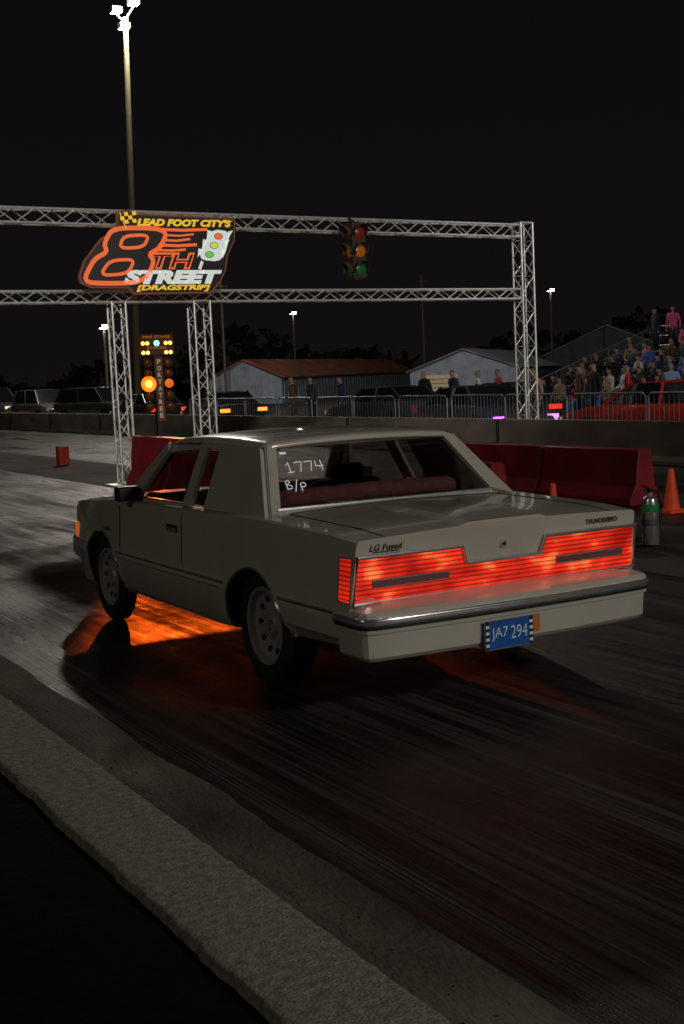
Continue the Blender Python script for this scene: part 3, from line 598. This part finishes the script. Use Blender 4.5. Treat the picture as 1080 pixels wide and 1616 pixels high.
# ------------------------------------------------------------ people
def person_mesh(name,seated,k):
    r=random.Random(k);J=[];E=[]
    def j(p,rad,par=None):
        J.append((p,rad));
        if par is not None:E.append((par,len(J)-1))
        return len(J)-1
    dz=0 if not seated else -.42;ln=-.03 if not seated else -.10*r.random()
    pel=j((0,0,.95+dz),(.15,.12));wa=j((0,ln*.4,1.10+dz),(.14,.105),pel);ch=j((0,ln,1.30+dz),(.165,.115),wa);nb=j((0,ln,1.455+dz),(.075,.07),ch)
    nk=j((0,ln-.01,1.52+dz),(.05,.052),nb);hd=j((0,ln-.03,1.60+dz),(.075,.09),nk);ht=j((0,ln-.02,1.70+dz),(.07,.085),hd)
    for s in(-1,1):
        sh=j((s*.17,ln,1.41+dz),(.068,.068),ch)
        raise_=r.random()<.25
        if raise_: el=j((s*.24,ln-.14,1.22+dz),(.045,.045),sh);wr=j((s*.12,ln-.30,1.40+dz),(.032,.032),el);j((s*.07,ln-.33,1.48+dz),(.035,.03),wr)
        elif seated: el=j((s*.24,ln-.05,1.12+dz),(.045,.045),sh);wr=j((s*.14,ln-.28,1.05+dz),(.032,.032),el);j((s*.08,ln-.36,1.04+dz),(.035,.028),wr)
        else: el=j((s*.235,.02,1.13),(.045,.045),sh);wr=j((s*.25,-.05,.89),(.032,.032),el);j((s*.25,-.08,.79),(.026,.038),wr)
        if seated:
            hp=j((s*.10,-.04,.93+dz),(.1,.1),pel);kn=j((s*.14,-.44,.95+dz),(.066,.066),hp);an=j((s*.13,-.42,.52+dz),(.045,.045),kn);j((s*.13,-.56,.47+dz),(.042,.035),an)
        else:
            hp=j((s*.09,0,.86),(.095,.1),pel);kn=j((s*.10,-.01,.48),(.065,.068),hp);an=j((s*.10,.02,.09),(.045,.045),kn);j((s*.11,-.13,.04),(.042,.035),an)
    me=bpy.data.meshes.new(name);me.from_pydata([p for p,_ in J],E,[]);o=bpy.data.objects.new(name,me);COL.objects.link(o)
    md=o.modifiers.new('s','SKIN');md.use_smooth_shade=True
    for v,(p,rad) in zip(me.skin_vertices[0].data,J): v.radius=rad
    me.skin_vertices[0].data[0].use_root=True
    sb=o.modifiers.new('u','SUBSURF');sb.levels=1;sb.render_levels=1
    bpy.context.view_layer.update()
    m2=bpy.data.meshes.new_from_object(o.evaluated_get(bpy.context.evaluated_depsgraph_get()));bpy.data.objects.remove(o)
    for v in m2.vertices:
        if v.co.z>1.56+dz and v.co.z<1.62+dz and abs(v.co.x)<.02 and v.co.y<ln-.08: v.co.y-=.02
    for _ in range(4): m2.materials.append(None)
    for p in m2.polygons:
        c=p.center;i=1
        if c.z>1.66+dz or (c.z>1.56+dz and c.y>ln+.01): i=3
        elif c.z>1.48+dz: i=0
        elif (not seated and c.z<.93) or (seated and (c.z<.54 or (c.y<-.15 and c.z<.60))): i=2
        if not seated and abs(c.x)>.2 and c.z<.87: i=0
        if seated and .55<c.z and c.y<ln-.30: i=0
        p.material_index=i
    return m2
SKIN=pm('skin',(.42,.24,.17),.6,var=.1);HAIR=[pm('hair_dark',(.02,.014,.01),.8,var=.2),pm('hair_brown',(.07,.04,.02),.8,var=.2),pm('cap_grey',(.2,.2,.2),.8,var=.2)]
CL=[('black',(.015,.015,.017)),('dark grey',(.05,.05,.055)),('red',(.55,.03,.04)),('blue',(.06,.14,.42)),('pink',(.75,.12,.28)),('tan',(.32,.22,.12)),('light grey',(.38,.39,.43)),('navy',(.02,.03,.09)),('white',(.65,.65,.65)),('brown',(.12,.06,.03)),('pale blue',(.25,.36,.55))]
WT=[6,5,4,3,.5,1,2,4,1.5,1,2]
CM={n:pm('cloth_'+n.replace(' ','_'),c,.85,var=.2,vs=14,bump=.2) for n,c in CL}
SEATED=[person_mesh('seated_person',True,k) for k in range(5)];STAND=[person_mesh('standing_person',False,k) for k in range(10,14)]
prng=random.Random(11)
def person(loc,rz,seated,top=None,legs=None,group=None,sc=1):
    me=prng.choice(SEATED if seated else STAND);o=bpy.data.objects.new('person',me);COL.objects.link(o)
    o.location=loc;o.rotation_euler=(0,0,rz);o.scale=(sc,sc,sc)
    top=top or prng.choices([c[0] for c in CL],WT)[0];legs=legs or prng.choice(['black','dark grey','navy','blue','black'])
    for i,mm in enumerate((SKIN,CM[top],CM[legs],prng.choice(HAIR))):
        o.material_slots[i].link='OBJECT';o.material_slots[i].material=mm
    tag(o,f"{top} top, {legs} trousers, "+('person seated on bleachers' if seated else 'person standing'),'person',group)
    return o
BX,BY0,BY1=28.0,22.0,36.5
bl=thing('bleachers','aluminium bleachers packed with spectators beside the strip','bleachers',(BX,BY0,0))
BM=pm('bleacher_metal',(.28,.28,.29),.5,.6,var=.2)
NR=8;RISE=.235;RUN=.72
for k in range(NR):
    m=MB();m.box((k*RUN,(BY1-BY0)/2,.42+k*RISE),(.28,BY1-BY0,.05));m.box((k*RUN-.35,(BY1-BY0)/2,.02+k*RISE),(.36,BY1-BY0,.04));m.obj('bench',BM,bl)
m=MB()
for y in(0,3.6,7.2,10.9,14.4):
    m.tube([(-.5,y,.0),(NR*RUN,y,NR*RISE)],.04,6);
    for k in range(0,NR,2): m.tube([(k*RUN,y,-.05),(k*RUN,y,.42+k*RISE)],.03,6)
m.obj('support_frame',BM,bl)
m=MB();top=NR*RUN+.1;zt=NR*RISE+.1
for z in(.3,.65,1.0): m.tube([(top,0,zt+z),(top,BY1-BY0,zt+z)],.022,6);m.tube([(-.4,BY1-BY0+.1,z),(top,BY1-BY0+.1,zt+z)],.022,6)
for k in range(13): m.tube([(top,k*1.2,zt-.4),(top,k*1.2,zt+1.0)],.022,6)
for k in range(8): m.tube([(k*.80-.4,BY1-BY0+.1,k*.26-.1),(k*.80-.4,BY1-BY0+.1,k*.26+1.0)],.02,6)
m.obj('railing',BM,bl)
for k in range(NR):
    y=BY0+.3
    while y<BY1-.3:
        if prng.random()<(.82 if k<6 else .55): person((BX+k*RUN,y,k*RISE+.01),math.radians(-90+prng.uniform(-45,50)),True,group='spectators on the bleachers',sc=prng.uniform(.88,1.05))
        y+=prng.uniform(.50,.95)
person((BX+5.7,BY1-1.0,1.95),math.radians(-60),False,'pink','dark grey','spectators on the bleachers');person((BX+5.5,BY1-.3,1.92),math.radians(-100),False,'navy','black','spectators on the bleachers')
person((BX+4.3,BY0+4,1.5),math.radians(-60),False,'dark grey','black','spectators on the bleachers')
for x,y,t,l in((18,35.1,'brown','dark grey'),(22,34.0,'black','navy'),(22.4,33,'dark grey','black'),(22.5,31.8,'white','navy'),(23,31.5,'red','black'),(23,30.4,'tan','black'),(22,29,'light grey','navy'),(21.5,28,'dark grey','blue'),(23.5,28.4,'brown','black'),(22.5,26.6,'black','blue'),(24,27.0,'red','black'),(19.8,25.6,'tan','navy'),(24.2,25.6,'pale blue','navy'),(24.5,24.8,'light grey','blue'),(24,24.2,'black','navy'),(24.8,23.6,'red','black'),(20.8,39.2,'dark grey','black'),(21,37.5,'navy','black'),(25.2,23.0,'white','blue'),(24.6,22.2,'tan','navy'),(25.5,25.2,'pale blue','blue'),(25.6,26.2,'white','black'),(25.8,24.3,'black','blue')):
    person((x,y,.0),math.radians(-90+prng.uniform(-60,40)),False,t,l,'people standing behind the wall',sc=prng.uniform(.95,1.03))
m=MB();m.tube([(0,0,.12),(0,0,1.08),(0,.08,1.14),(0,2.02,1.14),(0,2.1,1.08),(0,2.1,.12)],.019,8);m.tube([(0,0,.2),(0,2.1,.2)],.016,6)
for k in range(1,16): m.tube([(0,k*.13,.2),(0,k*.13,1.14)],.008,5)
m.box((0,.3,.02),(.5,.04,.04));m.box((0,1.8,.02),(.5,.04,.04));m.tube([(0,.3,.02),(0,.3,.2)],.015,6);m.tube([(0,1.8,.02),(0,1.8,.2)],.015,6)
cb=m.obj('crowd_barrier',pm('galvanised',(.30,.31,.33),.5,.6,var=.2),loc=(17.0,16.5,0));tag(cb,'galvanised steel crowd barrier behind the concrete wall','crowd barrier','crowd barriers along the wall')
for k in range(1,11):
    o=cb.copy();COL.objects.link(o);o.location=(17.0+.05*math.sin(k*2.3),16.5+k*2.22,0);o.rotation_euler=(0,0,.02*math.sin(k*1.7))
# ------------------------------------------------------------ parked vehicles
TYREP=pm('parked_tyre',(.012,.012,.012),.8,var=.2);WGL=pm('dark_window_glass',(.01,.012,.015),.08,var=.1,coat=.5)
def vehicle(name,label,loc,rz,paint,kind='sedan',lights=None,es=3,grp='vehicles parked behind the wall'):
    th=thing(name,label,'truck' if kind=='pickup' else 'car',loc,rz,grp)
    L,W=(5.6,1.95) if kind=='pickup' else (4.7,1.82)
    zb={'sedan':.90,'suv':1.05,'pickup':1.12}[kind];zr={'sedan':1.32,'suv':1.66,'pickup':1.86}[kind]
    cab={'sedan':(-1.75,-1.05,.45,1.15),'suv':(-2.2,-1.95,.5,1.15),'pickup':(-.7,-.55,.95,1.55)}[kind]
    h=L/2
    m=MB();st=[(-h,.80,.42,zb-.12),(-h+.08,.90,.34,zb-.04),(-h+.5,.97,.27,zb),(-1,1,.24,zb),(.9,1,.24,zb),(1.5,.99,.24,zb-.05),(h-.5,.96,.26,zb-.12),(h-.1,.88,.32,zb-.2),(h,.78,.42,zb-.3)]
    rg=[]
    for y,w,z0,z1 in st:
        w*=W/2;q=[(0,z0),(.86*w,z0),(.96*w,z0+.1),(w,(z0+z1)/2),(.98*w,z1-.14),(.90*w,z1-.02),(.8*w,z1),(0,z1+.02)]
        rg.append([(-a,y,b) for a,b in q]+[(a,y,b) for a,b in q[-2:0:-1]])
    n=len(rg[0]);m.add([v for r in rg for v in r],[(i*n+t,i*n+(t+1)%n,(i+1)*n+(t+1)%n,(i+1)*n+t) for i in range(len(rg)-1) for t in range(n)]+[tuple(range(n)),tuple((len(rg)-1)*n+t for t in range(n))])
    PT=pm(name+'_paint',paint,.25,var=.08,coat=.5)
    y0,y1,y2,y3=cab;a,b=.80*W/2,.66*W/2
    m.add([(-b,y1,zr-.02),(b,y1,zr-.02),(b,y2,zr-.02),(-b,y2,zr-.02),(-b*.9,(y1+y2)/2,zr+.02),(b*.9,(y1+y2)/2,zr+.02)],[(0,1,5,4),(4,5,2,3),(0,4,3),(1,2,5)])
    for s in(-1,1):
        for p,q in(((y0,zb),(y1,zr)),((y3,zb-.02),(y2,zr)),(((y0+y3)/2,zb),((y1+y2)/2,zr))):
            m.tube([(s*a,p[0],p[1]-.02),(s*b,q[0],q[1]-.02)],.04,6)
    if kind=='pickup':
        m.add([(-.7,-2.6,1.125),(.7,-2.6,1.125),(.7,-.8,1.125),(-.7,-.8,1.125)],[(0,1,2,3)],1)
    m.obj('body',[PT,BLACK],th,smooth=35)
    m=MB();a-=.01;b-=.01
    m.add([(-a,y0,zb),(a,y0,zb),(a,y3,zb-.03),(-a,y3,zb-.03),(-b,y1,zr-.03),(b,y1,zr-.03),(b,y2,zr-.03),(-b,y2,zr-.03)],[(0,1,5,4),(1,2,6,5),(2,3,7,6),(3,0,4,7)])
    m.obj('window',WGL,th,smooth=0)
    for s in(-1,1):
        for y in(-h+.95,h-.9):
            m=MB();R=.33 if kind=='sedan' else .38;m.lathe([(.0,.1),(R*.6,.1),(R*.65,.11),(R*.95,.10),(R,.06),(R,-.1),(0,-.1)],(0,0,0),'x',24,0,s);o=m.obj('wheel',TYREP,th,loc=(s*(W/2-.1),y,R))
    for s in(-1,1):
        m=MB();m.box((s*.66,-h+.03,zb-.2),(.34,.08,.12));m.obj('tail_light',pm('vehicle_tail',(.3,.01,.01),.3,em=(1,.03,.01) if es<4 else (1,.18,.01),es=es if lights=='rear' else .05),th,bevel=.01)
        m=MB();m.box((s*.66,h-.06,zb-.32 if kind!='pickup' else zb-.3),(.30,.08,.13));m.obj('headlight',pm('vehicle_head',(.5,.5,.5),.2,em=(1,.8,.5) if lights!='purple' else (.35,.05,1),es=es if lights in('front','purple') else .05),th,bevel=.01)
    return th
vehicle('parked_car','bright red classic car parked beside the crowd barrier',(18.5,19.6,0),math.radians(8),(.42,.02,.012),'sedan')
vehicle('parked_car','black sedan parked behind the wall',(20.4,33.6,0),math.radians(4),(.05,.055,.07),'sedan')
vehicle('parked_car','dark coupe with lit orange lamps behind the wall',(18.9,42.5,0),math.radians(355),(.015,.013,.013),'sedan','rear',5)
vehicle('parked_car','dark car with purple lights near the fence',(18.3,25.8,0),math.radians(170),(.05,.05,.06),'sedan','purple',8)
vehicle('parked_car','black car with red tail lights in the parking area',(21.0,28.6,0),math.radians(-20),(.02,.02,.02),'sedan','rear',1.2)
vehicle('pickup_truck','dark grey pickup truck parked at the far fence',(17.6,70,0),math.radians(200),(.10,.11,.12),'pickup','front',1)
vehicle('pickup_truck','black pickup truck parked far along the strip',(17.8,84,0),math.radians(190),(.05,.05,.055),'pickup')
vehicle('parked_car','silver car parked far along the strip',(18.0,61,0),math.radians(185),(.15,.15,.16),'suv')
vehicle('parked_car','dark suv with headlights lit beyond the tree',(19.0,56,0),math.radians(200),(.05,.05,.05),'suv','front',12)
vehicle('parked_car','dark car in the parking area',(19.0,50,0),math.radians(0),(.03,.03,.03),'sedan','rear',2)
# ------------------------------------------------------------ lamp poles
LAMP=pm('lamp_glow',(1,1,1),.4,em=(1,.95,.82),es=60);WOOD=pm('pole_wood',(.10,.082,.040),.8,var=.3,vs=4,stretch=(4,4,.3))
def pole(x,y,z,heads,label,lean=(0,0),r=.16,es=LAMP):
    th=thing('light_pole',label,'light pole',(x,y,0),group='floodlight poles around the strip')
    m=MB();m.tube([(lean[0],lean[1],-.05),(0,0,z-.3)],[r*1.1,r*.7],12);m.obj('pole',WOOD,th)
    for i,(dx,dz) in enumerate(heads):
        m=MB();m.tube([(0,0,z-.6+dz*.5),(dx,0,z-.2+dz)],.05,6);m.box((dx,0,z+dz),(.50,.45,.26));m.box((dx,-.235,z+dz-.04),(.38,.02,.14),1);m.box((dx,0,z+dz-.14),(.42,.36,.02),1);m.obj('lamp_head',[BLACK,es],th,bevel=.01)
    return th
pole(22.85,60,19.2,[(-.45,.0),(.45,.45),(-.1,-.7)],'tall wooden floodlight pole with bright lamp cluster',(-.55,0),.17)
pole(51.6,100,7.2,[(0,0)],'distant light pole with a bright lamp',r=.1);pole(71.4,90,8.2,[(0,0)],'distant light pole behind the bleachers',r=.1);pole(25,72,5.1,[(0,0)],'short distant light pole with bright lamp',r=.1)
def bare(x,y,z):
    m=MB();m.tube([(0,0,-.05),(0,0,z)],[.10,.07],8);m.tube([(-.5,0,z-.5),(.5,0,z-.5)],.04,6);tag(m.obj('utility_pole',pm('dark_pole',(.08,.07,.06),.9,var=.2),loc=(x,y,0)),'thin unlit wooden utility pole','utility pole')
bare(36,80,8.4);bare(57,88,9.3)
m=MB();r5=random.Random(5)
for k in range(2600):
    t=r5.random();x=20+t*160;y=190-t*90+r5.uniform(-4,4);hh=5+2.5*math.sin(t*23)+1.5*math.sin(t*61);z=r5.random()**.7*hh;s=r5.uniform(.5,1.2)
    c=Vector((x,y,z));a=Vector((r5.uniform(-1,1),r5.uniform(-1,1),r5.uniform(-1,1)))*s;b=Vector((r5.uniform(-1,1),r5.uniform(-1,1),r5.uniform(-1,1)))*s
    m.add([c-a,c+b,c+a,c-b],[(0,1,2,3)])
o=m.obj('far_wood',pm('night_foliage',(.03,.035,.02),.9,var=.4),normals=False,smooth=0);o['kind']='stuff';o['label']='dark line of trees far beyond the sheds';o['category']='trees'
# ------------------------------------------------------------ world + lights
w=bpy.data.worlds.new('World');scene.world=w;w.use_nodes=True;nt=w.node_tree;bg=nt.nodes['Background']
tc=nt.nodes.new('ShaderNodeTexCoord');sp=nt.nodes.new('ShaderNodeSeparateXYZ');nt.links.new(tc.outputs['Generated'],sp.inputs[0])
cr=nt.nodes.new('ShaderNodeValToRGB');e=cr.color_ramp.elements;e[0].position=0;e[0].color=(.0055,.0045,.0050,1);e[1].position=.45;e[1].color=(.0030,.0030,.0036,1)
nt.links.new(sp.outputs[2],cr.inputs[0]);nt.links.new(cr.outputs[0],bg.inputs[0]);bg.inputs[1].default_value=1
def light(name,loc,p,col,r=.3,typ='POINT',target=None,ang=60,blend=.5):
    l=bpy.data.lights.new(name,typ);l.energy=p;l.color=col;l.shadow_soft_size=r
    o=bpy.data.objects.new(name,l);COL.objects.link(o);o.location=loc
    if typ=='SPOT':
        l.spot_size=math.radians(ang);l.spot_blend=blend
    if target: o.rotation_euler=(Vector(target)-Vector(loc)).to_track_quat('-Z','Y').to_euler()
    o['label']='light source';return o
light('lighting',(22.85,59.4,19.0),9500,(1,.92,.80),.6)
light('lighting',(13,-20,13.5),7800,(1,.95,.86),1.2,'SPOT',(5,8,0),100)  # added fill from behind for the car's rear; no lamp modelled there
light('lighting',(-16,2,11),800,(1,.90,.76),1.5,'SPOT',(9,18,1),110)  # weak unseen fill from the left, added for the light level
light('lighting',(-4,-6,12),9000,(1,.95,.85),.6,'SPOT',(9.5,21.2,4.2),26,.7)  # narrow spot added only to brighten the gantry, source unseen
light('lighting',(18,8,12),2900,(1,.97,.92),.8,'SPOT',(24,27,1.2),70)  # added to lift the crowd and red car; no lamp stands here
light('lighting',(30,50,12),5500,(1,.96,.9),.8,'SPOT',(45,80,1),80)  # added spot that brightens the far sheds, without a modelled lamp
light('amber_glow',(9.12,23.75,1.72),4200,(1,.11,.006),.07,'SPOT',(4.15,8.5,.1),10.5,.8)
# ------------------------------------------------------------ camera
f,pit,psi,r_=2058.54,.10478,.50676,.04506
F=Vector((math.sin(psi)*math.cos(pit),math.cos(psi)*math.cos(pit),-math.sin(pit)));R=Vector((math.cos(psi),-math.sin(psi),0));U=R.cross(F)
R2=R*math.cos(r_)-U*math.sin(r_);U2=U*math.cos(r_)+R*math.sin(r_)
cam=bpy.data.cameras.new('camera');co=bpy.data.objects.new('camera',cam);COL.objects.link(co)
M=Matrix((R2,U2,-F)).transposed().to_4x4();M.translation=Vector((0,0,1.7328));co.matrix_world=M
cam.sensor_fit='VERTICAL';cam.sensor_height=36;cam.lens=f/1616*36;cam.clip_end=3000;cam.clip_start=.05
scene.camera=co
scene.view_settings.view_transform='Standard'
